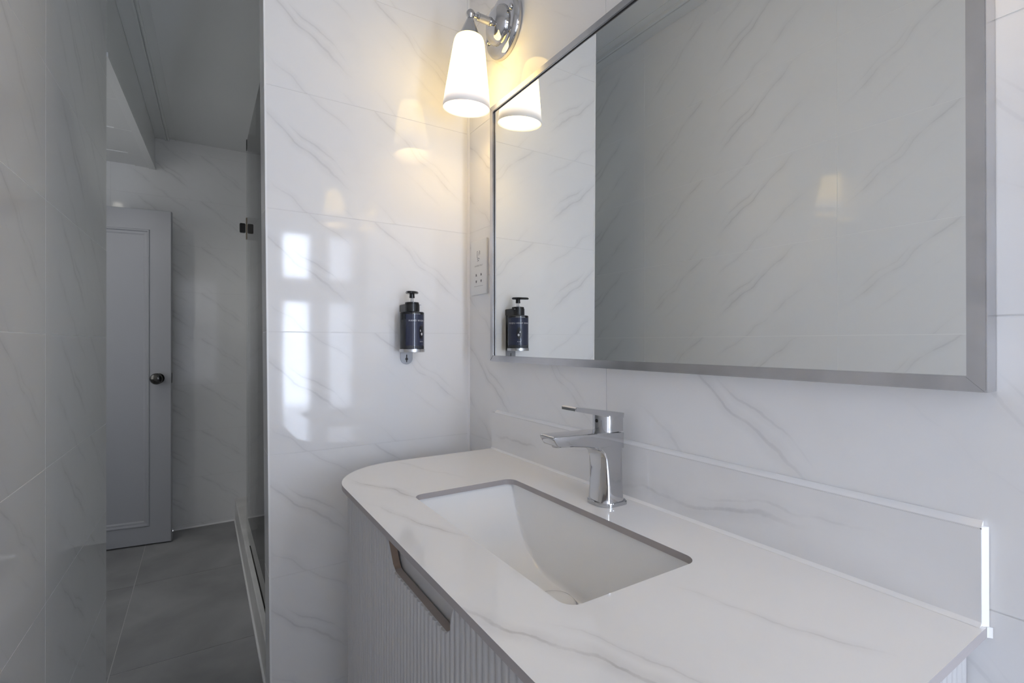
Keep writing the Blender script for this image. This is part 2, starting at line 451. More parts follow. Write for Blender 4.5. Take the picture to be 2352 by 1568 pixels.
fill_win_rear = empty('fill_window_rear', (0, -2.27, 0)); tag(fill_win_rear, kind='structure')      # unseen glowing window added as fill light from behind the camera
bm = bmesh.new()
for a in ((-0.96, -0.93, 0.60, 2.15), (-0.39, -0.36, 0.60, 2.15), (-0.93, -0.39, 0.60, 0.63), (-0.93, -0.39, 2.12, 2.15), (-0.93, -0.39, 1.42, 1.46)):
    box(bm, a[0], a[1], -0.03, 0.03, a[2], a[3])
obj('window_frame', bm, M_WPLAS, fill_win_rear)
for z0, z1 in ((0.63, 1.42), (1.46, 2.12)):
    obj('fill_pane', bbox(-0.93, -0.39, -0.004, 0.004, z0, z1), M_FILL, fill_win_rear)

# ceilings
ce = tag(obj('ceiling', bbox(-1.20, 0.80, -2.40, 2.62, CEIL, CEIL + 0.1), M_CEIL), kind='structure')
cb = bmesh.new()
v = []
for y in (0.872, 2.4895):
    for x in (-1.95, xl(y) - 0.031):
        for dz in (0.0, 0.02):
            v.append(cb.verts.new((x, y, hz(y) + 0.004 + dz)))
for f in ((0, 1, 3, 2), (4, 6, 7, 5), (0, 4, 5, 1), (2, 3, 7, 6), (0, 2, 6, 4), (1, 5, 7, 3)):
    cb.faces.new([v[i] for i in f])
ca = tag(obj('ceiling', cb, M_CEIL), kind='structure')
for y in (1.08, 1.32, 1.75, 2.2):
    bm = bmesh.new(); box(bm, -1.95, xl(y) - 0.034, y, y + 0.006, hz(y) - 0.0005, hz(y) + 0.006)
    obj('panel_joint', bm, M_WPLAS, ca)
# cornice strip with a double bead along the left wall
for z in (0,):
    bm = bmesh.new()
    def strip(x0, x1, d):
        v = []
        for y in (-2.20, 2.489):
            for x in (x0, x1):
                for zz in (CEIL - d, CEIL):
                    v.append(bm.verts.new((xl(y) + x, y, zz)))
        for f in ((0, 1, 3, 2), (4, 6, 7, 5), (0, 4, 5, 1), (2, 3, 7, 6), (0, 2, 6, 4), (1, 5, 7, 3)):
            bm.faces.new([v[i] for i in f])
    strip(0.001, 0.052, 0.010); strip(0.052, 0.060, 0.016); strip(0.066, 0.074, 0.016); strip(0.060, 0.066, 0.008); strip(0.104, 0.110, 0.004)
    tag(obj('trim_2', bm, M_CEIL), kind='structure')

# floor: grey stone tiles on a grout bed
fl = tag(obj('floor', bbox(-1.95, 0.62, -2.34, 2.49, -0.12, -0.0015), M_FGROUT), kind='structure')
FX = [-1.95, -1.745, -0.965, -0.185, 0.62]
FY = [-2.34, -2.17, -1.39, -0.61, 0.17, 0.95, 1.73, 2.49]
for i in range(len(FX) - 1):
    for j in range(len(FY) - 1):
        x0, x1, y0, y1 = FX[i] + 0.002, FX[i + 1] - 0.002, FY[j] + 0.002, FY[j + 1] - 0.002
        cx, cy = (x0 + x1) / 2, (y0 + y1) / 2
        o = obj('floor_tile', bbox(x0 - cx, x1 - cx, y0 - cy, y1 - cy, -0.0015, 0.0), M_FLOOR, fl)
        o.location = (cx, cy, 0)
# skirting seal along the passage end wall
bm = bmesh.new(); prism(bm, [(2.49, 0), (2.482, 0), (2.49, 0.008)], -0.838, -0.492, lambda a, b, h: (h, a, b))
tag(obj('baseboard_far', bm, M_SEAL), kind='structure')

# ------------------------------------------------------------------ shower
curb = bmesh.new()
KX0, KX1, KZ = -0.493, -0.410, 0.150
GX = -0.467
# top with a narrow channel for the glass
prism(curb, [(KX0, 0.0), (KX0, KZ - 0.004), (KX0 + 0.004, KZ), (GX - 0.007, KZ), (GX - 0.007, KZ - 0.010), (GX + 0.007, KZ - 0.010), (GX + 0.007, KZ), (KX1, KZ), (KX1, 0.0)],
      WT + 0.001, 1.56, lambda a, b, h: (a, h, b))
prism(curb, [(KX0, 0.0), (KX0, KZ - 0.004), (KX0 + 0.004, KZ), (KX1, KZ), (KX1, 0.0)], 1.56, 2.489, lambda a, b, h: (a, h, b))
cu = tag(obj('shower_curb', curb, M_CURB), 'pale stone shower curb with a dark glass channel on the passage floor', 'shower curb')
cs = bmesh.new(); box(cs, KX0 - 0.006, KX0, WT + 0.001, 2.489, 0, 0.012)
obj('floor_seal', cs, M_SEAL, cu)
sc_ = empty('shower_screen', (GX, 1.79, KZ + 0.0005)); tag(sc_, 'frameless clear glass shower screen standing in the curb beside the passage', 'shower screen')
obj('glass_panel', bbox(-0.004, 0.004, WT - 1.79 + 0.002, 0.0, 0.0, 2.169, 0.0008, 1), M_GLASS, sc_)
obj('channel_seal', bbox(GX - 0.0062, GX + 0.0062, WT + 0.002, 1.555, KZ - 0.0098, KZ - 0.0008), M_DARK, cu)
obj('glass_door', bbox(0.012, 0.60, 0.004, 0.012, 0.02, 2.18, 0.0008, 1), M_GLASS, sc_)
hg = bmesh.new()
box(hg, -0.007, 0.007, -0.006, 0.020, 1.625, 1.750)
bmesh.ops.bevel(hg, geom=list(hg.edges), offset=0.003, segments=2, affect='EDGES')
hinge = obj('hinge', hg, M_BRASS, sc_)
h2 = bmesh.new(); box(h2, -0.038, -0.009, -0.004, 0.018, 1.662, 1.715); bmesh.ops.bevel(h2, geom=list(h2.edges), offset=0.003, segments=2, affect='EDGES')
obj('hinge_block', h2, M_NICKEL, hinge)
h3 = bmesh.new(); box(h3, 0.008, 0.070, -0.001, 0.003, 1.632, 1.745); box(h3, 0.008, 0.070, 0.013, 0.017, 1.632, 1.745)
obj('hinge_plate', h3, M_STEEL, hinge)
obj('top_clip', bbox(-0.006, 0.010, -0.012, 0.016, 2.125, 2.182, 0.002), M_NICKEL, sc_)

# ------------------------------------------------------------------ passage door, downlight
dr = empty('door_1', (-0.839, 2.276, 0.008), (0, 0, R(180) - R(8)))
tag(dr, 'pale grey panelled door standing open at the end of the passage', 'door')
DW, DH, DT = 0.76, 1.982, 0.040          # local x from the latch edge to the hinges, local -y is the face away (towards the wall)
bm = bmesh.new()
px0, px1, pz0, pz1 = 0.105, DW - 0.105, 0.105, DH - 0.118
pd = 0.009
# leaf with a recessed panel on the passage face (local +y faces the camera)
def ring(y, x0, x1, z0, z1): return [bm.verts.new((x, y, z)) for x, z in ((x0, z0), (x1, z0), (x1, z1), (x0, z1))]
rs = [ring(-DT, 0, DW, 0, DH), ring(-0.002, 0, DW, 0, DH), ring(0, 0.002, DW - 0.002, 0.002, DH - 0.002), ring(0, px0, px1, pz0, pz1),
      ring(0.006, px0 + 0.005, px1 - 0.005, pz0 + 0.005, pz1 - 0.005), ring(0.006, px0 + 0.010, px1 - 0.010, pz0 + 0.010, pz1 - 0.010),
      ring(-0.004, px0 + 0.016, px1 - 0.016, pz0 + 0.016, pz1 - 0.016), ring(-0.004, px0 + 0.026, px1 - 0.026, pz0 + 0.026, pz1 - 0.026),
      ring(-pd, px0 + 0.034, px1 - 0.034, pz0 + 0.034, pz1 - 0.034)]
bm.faces.new(rs[0])
for a, b in zip(rs[:-1], rs[1:]):
    for k in range(4):
        bm.faces.new((a[k], a[(k + 1) % 4], b[(k + 1) % 4], b[k]))
bm.faces.new(rs[-1])
bmesh.ops.transform(bm, matrix=Matrix.Diagonal((1, 1, 1, 1)), verts=bm.verts)
leaf = obj('door_leaf', bm, M_DOOR, dr)
# local frame after the 172 degree turn: +y local points to -Y (the camera side)
kb = bmesh.new()
lathe(kb, [(0, 0), (0.030, 0), (0.031, 0.003), (0.027, 0.006), (0.012, 0.010), (0.010, 0.022), (0.020, 0.030), (0.031, 0.042), (0.033, 0.052), (0.028, 0.062), (0.015, 0.068), (0, 0.069)], 32,
      Matrix.Translation((0.063, 0, 0.980)) @ Matrix.Rotation(R(-90), 4, 'X'))
tag(obj('door_knob', kb, M_NICKEL, dr, smooth=35), label='round dark nickel door knob')
obj('latch_plate', bbox(-0.0015, 0.0, -0.032, -0.008, 0.95, 1.01), M_NICKEL, dr)
for z in (0.25, 1.0, 1.75):
    hb_ = bmesh.new(); lathe(hb_, [(0, 0), (0.006, 0), (0.006, 0.09), (0, 0.09)], 12, Matrix.Translation((DW + 0.004, -0.004, z)))
    obj('hinge', hb_, M_NICKEL, dr, smooth=40)
def downlight(x, y, z, watts, label):
    dl = empty('downlight', (x, y, z)); tag(dl, label, 'downlight')
    rb = bmesh.new(); lathe(rb, [(0.028, 0.0), (0.045, -0.0005), (0.047, 0.002), (0.045, 0.0035), (0.030, 0.004), (0.028, 0.0)][::-1], 32)
    obj('bezel', rb, M_WPLAS, dl, smooth=30)
    lb = bmesh.new(); lathe(lb, [(0, -0.001), (0.020, -0.0008), (0.028, 0.001)], 24)
    obj('lens', lb, M_DOWN, dl)
    dd = bpy.data.lights.new('downlight_beam', 'SPOT'); dd.energy = watts; dd.color = (1.0, 0.97, 0.92); dd.shadow_soft_size = 0.03
    dd.spot_size = R(160); dd.spot_blend = 0.5
    do = bpy.data.objects.new('downlight_beam', dd); COL.objects.link(do); do.parent = dl; do.location = (0, 0, -0.012)
downlight(-1.22, 1.59, hz(1.59), DOWN_W, 'small round recessed downlight in the low ceiling outside the passage door')
downlight(0.02, 0.95, CEIL - 0.004, SHOWER_FILL_W, 'unseen downlight added over the shower as fill light')  # unseen lamp added to lift the left wall and passage

# ------------------------------------------------------------------ vanity cabinet with fluted fronts
ZC, CT = 0.909, 0.0105
ZU = ZC - CT - 0.0005
CX, CY0, CY1 = -0.44, -1.156, -0.147      # worktop front, near end, far end
vc = empty('vanity_cabinet', (0, -0.655, 0)); tag(vc, 'off-white vanity cabinet with fluted fronts under the marble worktop', 'vanity cabinet')
def cab_path(inset, n=14, r0=0.152):
    """open outline from the wall at the far end round the front to the wall at the near end"""
    x, y1, y0 = CX + inset, CY1 - inset, CY0 + inset
    r = max(r0 - inset, 0.02)
    p = [(-0.003, y1)]
    for k in range(n + 1):
        t = math.pi / 2 + (math.pi / 2) * k / n
        p.append((x + r + r * math.cos(t), y1 - r + r * math.sin(t)))
    for k in range(n + 1):
        t = math.pi + (math.pi / 2) * k / n
        p.append((x + r + r * math.cos(t), y0 + r + r * math.sin(t)))
    p.append((-0.003, y0))
    return p
def along(path):
    d = [0.0]
    for a, b in zip(path[:-1], path[1:]): d.append(d[-1] + math.dist(a, b))
    return d
def at(path, d, s):
    for k in range(len(path) - 1):
        if s <= d[k + 1] + 1e-9:
            t = (s - d[k]) / max(d[k + 1] - d[k], 1e-9)
            a, b = Vector(path[k]), Vector(path[k + 1])
            return a.lerp(b, t), (b - a).normalized()
    return Vector(path[-1]), (Vector(path[-1]) - Vector(path[-2])).normalized()
def shell(name, po, pi, z0, z1, parent, m):
    bm = bmesh.new()
    prism(bm, po + pi[::-1], z0, z1, lambda a, b, h: (a, b + 0.655, h))
    return obj(name, bm, m, parent)
OUT, FD = 0.013, 0.0040                    # flute crest inset from the worktop edge, flute depth
p_crest = cab_path(OUT); p_face = cab_path(OUT + FD); p_back = cab_path(OUT + FD + 0.011); p_in = cab_path(OUT + FD + 0.042)
carc = shell('carcass', cab_path(OUT + FD + 0.0145), p_in, 0.10, ZU - 0.0003, vc, M_CAB)
shell('plinth', cab_path(0.075), cab_path(0.095), 0.0, 0.10, vc, M_CAB)
# split the face path into far curved panel, drawer front, near curved panel
YA, YB = -0.5185, -1.000
def cut(path, ya, yb):
    far, near, mid = [], [], []
    xf = path[len(path) // 2][0]
    half = len(path) // 2
    far = path[:half] + [(path[half - 1][0], ya)]
    near = [(path[half][0], yb)] + path[half:]
    mid = [(path[half - 1][0], ya), (path[half][0], yb)]
    return far, mid, near
fo, mo, no_ = cut(p_face, YA, YB); fi, mi_, ni = cut(p_back, YA, YB)
p_far = shell('curved_panel', fo, fi, 0.10, ZU - 0.001, vc, M_CAB)
p_near = shell('curved_panel', no_, ni, 0.10, ZU - 0.001, vc, M_CAB)
# drawer front with a finger scoop in its top edge: outline in (y, z)
g = 0.0015
SC = [(-0.5205, ZU - 0.001), (-0.562, 0.840), (-0.770, 0.840), (-0.792, ZU - 0.001)]
zt = ZU - 0.001
rr_ = round_poly([(YA - g, 0.102), (YB + g, 0.102), (YB + g, zt), SC[3], SC[2], SC[1], SC[0], (YA - g, zt)], [0, 0, 0, 0, 0.016, 0.022, 0, 0], 8)
xo, xb = p_face[len(p_face) // 2][0], p_back[len(p_face) // 2][0]
def notch_mi(k):
    a, b = rr_[k], rr_[(k + 1) % len(rr_)]
    if not (0.835 < (a[1] + b[1]) / 2 < zt - 0.0005 and -0.80 < a[0] < -0.515): return 0
    return 1 if abs(a[1] - b[1]) > 0.35 * abs(a[0] - b[0]) else 2
bm = bmesh.new()
prism(bm, rr_, xo, xb, lambda a, b, h: (h, a + 0.655, b), 0, notch_mi)
p_drw = obj('drawer_front', bm, [M_CAB, M_RAW, M_PRIME], vc)
# flutes: each a half-round batten of its own
def scoop_z(y):
    """height of the drawer's top edge at y"""
    best = zt
    n = len(rr_)
    for k in range(n):
        (y0, z0), (y1, z1) = rr_[k], rr_[(k + 1) % n]
        if abs(y1 - y0) > 1e-6 and min(y0, y1) - 1e-9 <= y <= max(y0, y1) + 1e-9 and min(z0, z1) > 0.3:
            z = z0 + (z1 - z0) * (y - y0) / (y1 - y0)
            best = min(best, z)
    return best
PITCH = 0.0136
fl_cache = {}
def flute_mesh(h, yc=None):
    key = round(h, 4) if h else ('cut', round(yc, 4))
    if key not in fl_cache:
        w = PITCH / 2 - 0.0007
        pr = [(-w * math.cos(math.pi * k / 8), -FD * math.sin(math.pi * k / 8) ** 0.8 if 0 < k < 8 else 0.0) for k in range(9)]
        bm = bmesh.new(); prism(bm, pr, 0, 1, lambda a, b, q: (a, b, q * (h if h else scoop_z(yc - a) - 0.102)))
        bmesh.ops.recalc_face_normals(bm, faces=bm.faces)
        me = bpy.data.meshes.new('flute'); bm.to_mesh(me); bm.free(); me.materials.append(M_CAB)
        me.polygons.foreach_set('use_smooth', [True] * len(me.polygons)); me.set_sharp_from_angle(angle=R(50))
        fl_cache[key] = me
    return fl_cache[key]
dp = along(p_face); nfl = int(dp[-1] / PITCH); s0 = (dp[-1] - (nfl - 1) * PITCH) / 2
for k in range(nfl):
    p, t = at(p_face, dp, s0 + k * PITCH)
    onflat = abs(p.x - xo) < 1e-4
    if onflat and YB + PITCH * 0.4 < p.y < YA - PITCH * 0.4: par = p_drw
    elif p.y > -0.655: par = p_far
    else: par = p_near
    ztop = min(scoop_z(p.y), scoop_z(p.y + PITCH * 0.4), scoop_z(p.y - PITCH * 0.4)) if par is p_drw else zt
    if par is p_drw and min(scoop_z(p.y + q * PITCH / 2) for q in (-1, -0.5, 0, 0.5, 1)) < zt - 0.002:
        o = link('flute', flute_mesh(None, p.y), par)          # cut to the curve of the finger scoop
    else:
        o = link('flute', flute_mesh(ztop - 0.102), par)
    nrm = Vector((t.y, -t.x))                        # outward normal of the path is to its left or right
    c = Vector((-0.2, -0.655))
    if (p - c).dot(nrm) < 0 and not (abs(p.x) < 0.2): nrm = -nrm
    if abs(p.x) < 0.2: nrm = Vector((0, 1 if p.y > -0.655 else -1))
    o.location = (p.x, p.y + 0.655, 0.102)
    o.rotation_euler = (0, 0, math.atan2(nrm.x, -nrm.y))

# ------------------------------------------------------------------ worktop, splashback
wt = empty('countertop', (0, -0.655, ZC)); tag(wt, 'white marble worktop with rounded corner and low splashback around the basin', 'countertop')
rc = 0.160
outer = round_poly([(-0.0005, CY0), (CX, CY0), (CX, CY1), (-0.0005, CY1)], [0, rc, rc, 0], 24)
BX0, BX1, BY0, BY1 = -0.342, -0.120, -0.900, -0.430
inner = round_poly([(BX0, BY0), (BX1, BY0), (BX1, BY1), (BX0, BY1)], 0.020, 8)
bm = bmesh.new()
oy = 0.655
def loop(pts, z): return [bm.verts.new((a, b + oy, z)) for a, b in pts]
to, ti, bo, bi = loop(outer, 0), loop(inner, 0), loop(outer, -CT), loop(inner, -CT)
for lo_, li_ in ((to, ti), (bo, bi)):
    es = [bm.edges.new((l[k], l[(k + 1) % len(l)])) for l in (lo_, li_) for k in range(len(l))]
    bmesh.ops.triangle_fill(bm, edges=es, use_beauty=True)
for a, b in ((to, bo), (ti, bi)):
    for k in range(len(a)):
        bm.faces.new((a[k], a[(k + 1) % len(a)], b[(k + 1) % len(a)], b[k])).material_index = 1
obj('slab', bm, [M_TOP, M_CORE], wt)
bm = bmesh.new()
SX = 0.008; SY0 = CY0 + 0.003
prism(bm, [(-0.0007, CY1 - 0.001 + oy), (-SX, CY1 - 0.001 + oy), (-SX, SY0 + oy), (-0.0007, SY0 + oy)], 0.0003, 0.1005, lambda a, b, h: (a, b, h))
bmesh.ops.bevel(bm, geom=[e for e in bm.edges if all(v.co.z > 0.09 for v in e.verts)], offset=0.0012, segments=2, affect='EDGES')
obj('splashback', bm, M_SPL, wt)
bm = bmesh.new()       # sealant beads: foot, top, near end
prism(bm, [(-SX, 0.0002), (-SX - 0.0045, 0.0002), (-SX - 0.0018, 0.0018), (-SX, 0.0045)], SY0 + oy, CY1 - 0.002 + oy, lambda a, b, h: (a, h, b))
prism(bm, [(-0.0007, 0.1006), (-0.0073, 0.1006), (-0.0060, 0.1032), (-0.0035, 0.1056), (-0.0007, 0.1072)], SY0 + oy, CY1 - 0.02 + oy, lambda a, b, h: (a, h, b))
prism(bm, [(-0.0007, SY0 - 0.0001 + oy), (-0.0070, SY0 - 0.0001 + oy), (-0.0045, SY0 - 0.0022 + oy), (-0.0007, SY0 - 0.0042 + oy)], 0.0003, 0.102, lambda a, b, h: (a, b, h))
prism(bm, [(-0.0007, CY0 - 0.0002 + oy), (-0.004, CY0 - 0.0002 + oy), (-0.002, CY0 - 0.002 + oy), (-0.0007, CY0 - 0.004 + oy)], -CT, 0.0002, lambda a, b, h: (a, b, h))
tag(obj('sealant_bead', bm, M_SEAL, wt, smooth=40), label='white sealant line round the splashback')

# ------------------------------------------------------------------ basin
bs = empty('basin', (-0.231, -0.665, ZU)); tag(bs, 'white rectangular undermount ceramic basin set into the marble worktop', 'basin')
BW, BL, BD = 0.116, 0.240, 0.131          # half width, half length, depth
def dense(h, edge, n):
    a = [h * (1 - (1 - k / n) ** 1.0) for k in range(n + 1)]
    s = [-h + (2 * h) * k / (2 * n) for k in range(2 * n + 1)]
    e = [edge * (k / 8) for k in range(1, 8)]
    s = sorted(set([round(q, 5) for q in s] + [round(-h + q, 5) for q in e] + [round(h - q, 5) for q in e]))
    return s
def prof_x(d): return 1 - (1 - min(d / 0.045, 1.0)) ** 3.2
def prof_y(d): return 1 - (1 - min(d / 0.225, 1.0)) ** 2.7
xs = dense(BW, 0.045, 30); ys = dense(BL, 0.03, 44)
bm = bmesh.new()
grid = []
for x in xs:
    row = []
    for y in ys:
        za, zw = BD * prof_y(BL - abs(y)), (BW - abs(x)) * 4.4      # long curved ramp, steep straight side walls
        kk = 0.012; hh = max(kk - abs(za - zw), 0) / kk
        z = -max(min(za, zw) - hh * hh * kk / 4, 0.0)
        row.append(bm.verts.new((x, y, z - 0.0006)))
    grid.append(row)
for i in range(len(xs) - 1):
    for j in range(len(ys) - 1):
        bm.faces.new((grid[i][j], grid[i + 1][j], grid[i + 1][j + 1], grid[i][j + 1]))
edge = [e for e in bm.edges if e.is_boundary]
ret = bmesh.ops.extrude_edge_only(bm, edges=edge)            # outward rim under the slab
for v_ in [q for q in ret['geom'] if isinstance(q, bmesh.types.BMVert)]:
    v_.co.x += 0.014 * (1 if v_.co.x > 0 else -1) * (1 if abs(v_.co.x) > BW - 1e-4 else 0)
    v_.co.y += 0.014 * (1 if v_.co.y > 0 else -1) * (1 if abs(v_.co.y) > BL - 1e-4 else 0)
bmesh.ops.recalc_face_normals(bm, faces=bm.faces)
if sum(f.normal.z * f.calc_area() for f in bm.faces) < 0: bmesh.ops.reverse_faces(bm, faces=bm.faces)
lower = {v_: bm.verts.new((v_.co.x * 1.07, v_.co.y * 1.035, v_.co.z - 0.010)) for v_ in list(bm.verts)}      # outer skin of the bowl
for f in list(bm.faces):
    bm.faces.new([lower[q] for q in reversed(f.verts)])
for e_ in [e_ for e_ in bm.edges if e_.is_boundary and e_.verts[0] in lower]:
    a_, b_ = e_.verts
    bm.faces.new((b_, a_, lower[a_], lower[b_]))
bowl = obj('bowl', bm, M_CERAMIC, bs, smooth=60)
zb = -BD - 0.0006
bm = bmesh.new()
lathe(bm, [(0.0, 0.0150), (0.012, 0.0145), (0.022, 0.0126), (0.030, 0.0090), (0.0345, 0.0045), (0.035, 0.0012), (0.033, 0.0)], 40)
o = obj('drain_cap', bm, M_CERAMIC, bs, smooth=50); o.location = (0.036, -0.017, zb + 0.0062)
bm = bmesh.new()
lathe(bm, [(0.0, 0.0), (0.038, 0.0), (0.039, 0.0010), (0.038, 0.0018), (0.0, 0.0018)], 40)
o = obj('drain_ring', bm, M_CHROME, bs, smooth=40); o.location = (0.036, -0.017, zb + 0.0044)

# ------------------------------------------------------------------ faucet
fa = empty('faucet', (-0.057, -0.655, ZC)); tag(fa, 'chrome single-lever basin mixer tap standing on the worktop behind the basin', 'faucet')
bm = bmesh.new()
prism(bm, round_poly([(-0.032, -0.031), (0.028, -0.031), (0.028, 0.031), (-0.032, 0.031)], [0.024, 0.012, 0.012, 0.024], 8), 0.0003, 0.0065, lambda a, b, h: (a, b, h))
bmesh.ops.bevel(bm, geom=[e for e in bm.edges if all(v.co.z > 0.006 for v in e.verts)], offset=0.0016, segments=2, affect='EDGES')
obj('base_flange', bm, M_CHROME, fa, smooth=40)
# body: rounded column that sweeps into the spout (rows of cross sections)
bm = bmesh.new()
def rrect(cx, hx, hy, r, seg=5):
    return round_poly([(cx - hx, -hy), (cx + hx, -hy), (cx + hx, hy), (cx - hx, hy)], min(r, hx * 0.98, hy * 0.98), seg)
secs = []
for z, x0, x1, hy, r in ((0.0065, -0.0275, 0.0245, 0.0275, 0.014), (0.012, -0.0268, 0.0240, 0.0268, 0.014), (0.035, -0.0250, 0.0230, 0.0252, 0.013), (0.065, -0.0248, 0.0222, 0.0240, 0.011),
                         (0.085, -0.0262, 0.0220, 0.0234, 0.010), (0.095, -0.0295, 0.0220, 0.0231, 0.009), (0.102, -0.0360, 0.0222, 0.0230, 0.008), (0.1065, -0.0460, 0.0226, 0.0230, 0.007)):
    secs.append([bm.verts.new((a, b, z)) for a, b in rrect((x0 + x1) / 2, (x1 - x0) / 2, hy, r)])
for a, b in zip(secs[:-1], secs[1:]):
    for k in range(len(a)):
        bm.faces.new((a[k], a[(k + 1) % len(a)], b[(k + 1) % len(a)], b[k]))
bm.faces.new(secs[0])
col_top = secs[-1]
bm.faces.new(col_top)
obj('body', bm, M_CHROME, fa, smooth=40)
bm = bmesh.new()
# spout head: outline in (x, z) extruded across, slightly narrower at the tip
sp = [(0.0230, 0.1000), (0.0230, 0.1270), (0.0215, 0.1285), (-0.030, 0.1320), (-0.1330, 0.1350), (-0.1350, 0.1335), (-0.1350, 0.1300), (-0.1270, 0.1180), (-0.1220, 0.1160), (-0.0950, 0.1140), (-0.0600, 0.1095), (-0.0440, 0.1060), (-0.0360, 0.1000)]
hw = lambda x: 0.0231 - 0.0030 * max(0, min(1, (-x - 0.02) / 0.11))
def side(sgn): return [bm.verts.new((x, sgn * hw(x), z)) for x, z in sp]
sa, sb_ = side(-1), side(1)
bm.faces.new(sa); bm.faces.new(sb_[::-1])
for k in range(len(sp)):
    bm.faces.new((sa[k], sb_[k], sb_[(k + 1) % len(sp)], sa[(k + 1) % len(sp)]))
bmesh.ops.recalc_face_normals(bm, faces=bm.faces)
bmesh.ops.bevel(bm, geom=[e for e in bm.edges if abs(e.verts[0].co.y - e.verts[1].co.y) < 0.004], offset=0.0032, segments=3, profile=0.6, affect='EDGES')
obj('spout', bm, M_CHROME, fa, smooth=35)
bm = bmesh.new()
lathe(bm, [(0, 0), (0.009, 0), (0.0095, 0.001), (0.0095, 0.004), (0, 0.004)], 20, Matrix.Translation((-0.112, 0, 0.1130)))
obj('aerator', bm, M_STEEL, fa, smooth=40)
bm = bmesh.new()
lathe(bm, [(0, 0), (0.0216, 0), (0.0222, 0.0010), (0.0216, 0.0022), (0, 0.0022)], 32, Matrix.Translation((0.001, 0, 0.1282)))
obj('collar', bm, M_NICKEL, fa, smooth=40)
bm = bmesh.new()
prism(bm, round_poly([(-0.0230, -0.0222), (0.0235, -0.0222), (0.0235, 0.0222), (-0.0230, 0.0222)], [0.018, 0.005, 0.005, 0.018], 8), 0.1305, 0.1580, lambda a, b, h: (a, b, h))
for v_ in bm.verts:
    if v_.co.z > 0.15: v_.co.z += 0.003 - 0.10 * (v_.co.x - 0.0)
bmesh.ops.bevel(bm, geom=[e for e in bm.edges if all(v.co.z > 0.15 for v in e.verts)], offset=0.002, segments=2, affect='EDGES')
obj('lever_hub', bm, M_CHROME, fa, smooth=40)
bm = bmesh.new()
lv = [(0.0236, -0.001), (0.0236, 0.008), (-0.0240, 0.0080), (-0.0560, 0.0076), (-0.0880, 0.0072), (-0.0900, 0.0045), (-0.0890, 0.0), (-0.0240, -0.003)]
sa = [bm.verts.new((x, -(0.0222 - 0.04 * max(0, -x - 0.03)), z)) for x, z in lv]; sb_ = [bm.verts.new((x, 0.0222 - 0.04 * max(0, -x - 0.03), z)) for x, z in lv]
bm.faces.new(sa); bm.faces.new(sb_[::-1])
for k in range(len(lv)): bm.faces.new((sa[k], sb_[k], sb_[(k + 1) % len(lv)], sa[(k + 1) % len(lv)]))
bmesh.ops.recalc_face_normals(bm, faces=bm.faces)
bmesh.ops.bevel(bm, geom=[e for e in bm.edges if abs(e.verts[0].co.y - e.verts[1].co.y) < 0.01], offset=0.0014, segments=2, affect='EDGES')
obj('lever', bm, M_CHROME, fa, smooth=35, loc=(0, 0, 0.1590), rot=(0, R(9.5), 0))
bm = bmesh.new(); lathe(bm, [(0, 0), (0.0032, 0), (0.0032, 0.0012), (0, 0.0012)], 16, Matrix.Translation((-0.0226, 0, 0.150)) @ Matrix.Rotation(R(-90), 4, 'Y'))
obj('indicator', bm, M_NICKEL, fa)

# ------------------------------------------------------------------ mirror
MX, MT = -0.0300, 0.0295
my0, my1, mz0, mz1 = -1.163, -0.1800, 1.1500, 1.8270
mi = empty('wall_mirror', (0, (my0 + my1) / 2, (mz0 + mz1) / 2)); tag(mi, 'large rectangular mirror with slim steel frame above the worktop', 'mirror')
ocy, ocz = (my0 + my1) / 2, (mz0 + mz1) / 2
hw_, hh_, FWD = (my1 - my0) / 2, (mz1 - mz0) / 2, 0.0155
def frame_bar(y0, y1, z0, z1, miter):
    bm = bmesh.new()
    (a, b, c, d) = miter
    f = [bm.verts.new((MX, y, z)) for y, z in (a, b, c, d)]
    k = [bm.verts.new((-0.0006, y, z)) for y, z in (a, b, c, d)]
    bm.faces.new(f); bm.faces.new(k[::-1])
    for i in range(4): bm.faces.new((f[i], k[i], k[(i + 1) % 4], f[(i + 1) % 4]))
    bmesh.ops.recalc_face_normals(bm, faces=bm.faces)
    bmesh.ops.bevel(bm, geom=[e for e in bm.edges if all(v.co.x < -0.02 for v in e.verts)], offset=0.0009, segments=2, affect='EDGES')
    return bm
w, h, q = hw_, hh_, FWD
for nm, mt_ in (('bottom', ((-w, -h), (w, -h), (w - q, -h + q), (-w + q, -h + q))), ('top', ((-w, h), (w, h), (w - q, h - q), (-w + q, h - q))),
                ('a', ((-w, -h), (-w, h), (-w + q, h - q), (-w + q, -h + q))), ('b', ((w, -h), (w, h), (w - q, h - q), (w - q, -h + q)))):
    obj('frame_bar', frame_bar(0, 0, 0, 0, mt_), M_STEEL, mi, smooth=30)
obj('mirror_pane', bbox(-0.0250, -0.0205, -w + q - 0.0002, w - q + 0.0002, -h + q - 0.0002, h - q + 0.0002), M_MIRROR, mi)
bm = bmesh.new()
e = 0.0016
for a in ((-w + q, w - q, h - q - e, h - q), (w - q - e, w - q, -h + q, h - q)):
    box(bm, -0.0256, -0.0251, a[0], a[1], a[2], a[3])
obj('gap_shade_strip', bm, M_DARK, mi)  # dark strips paint the shade in the gap between frame and pane

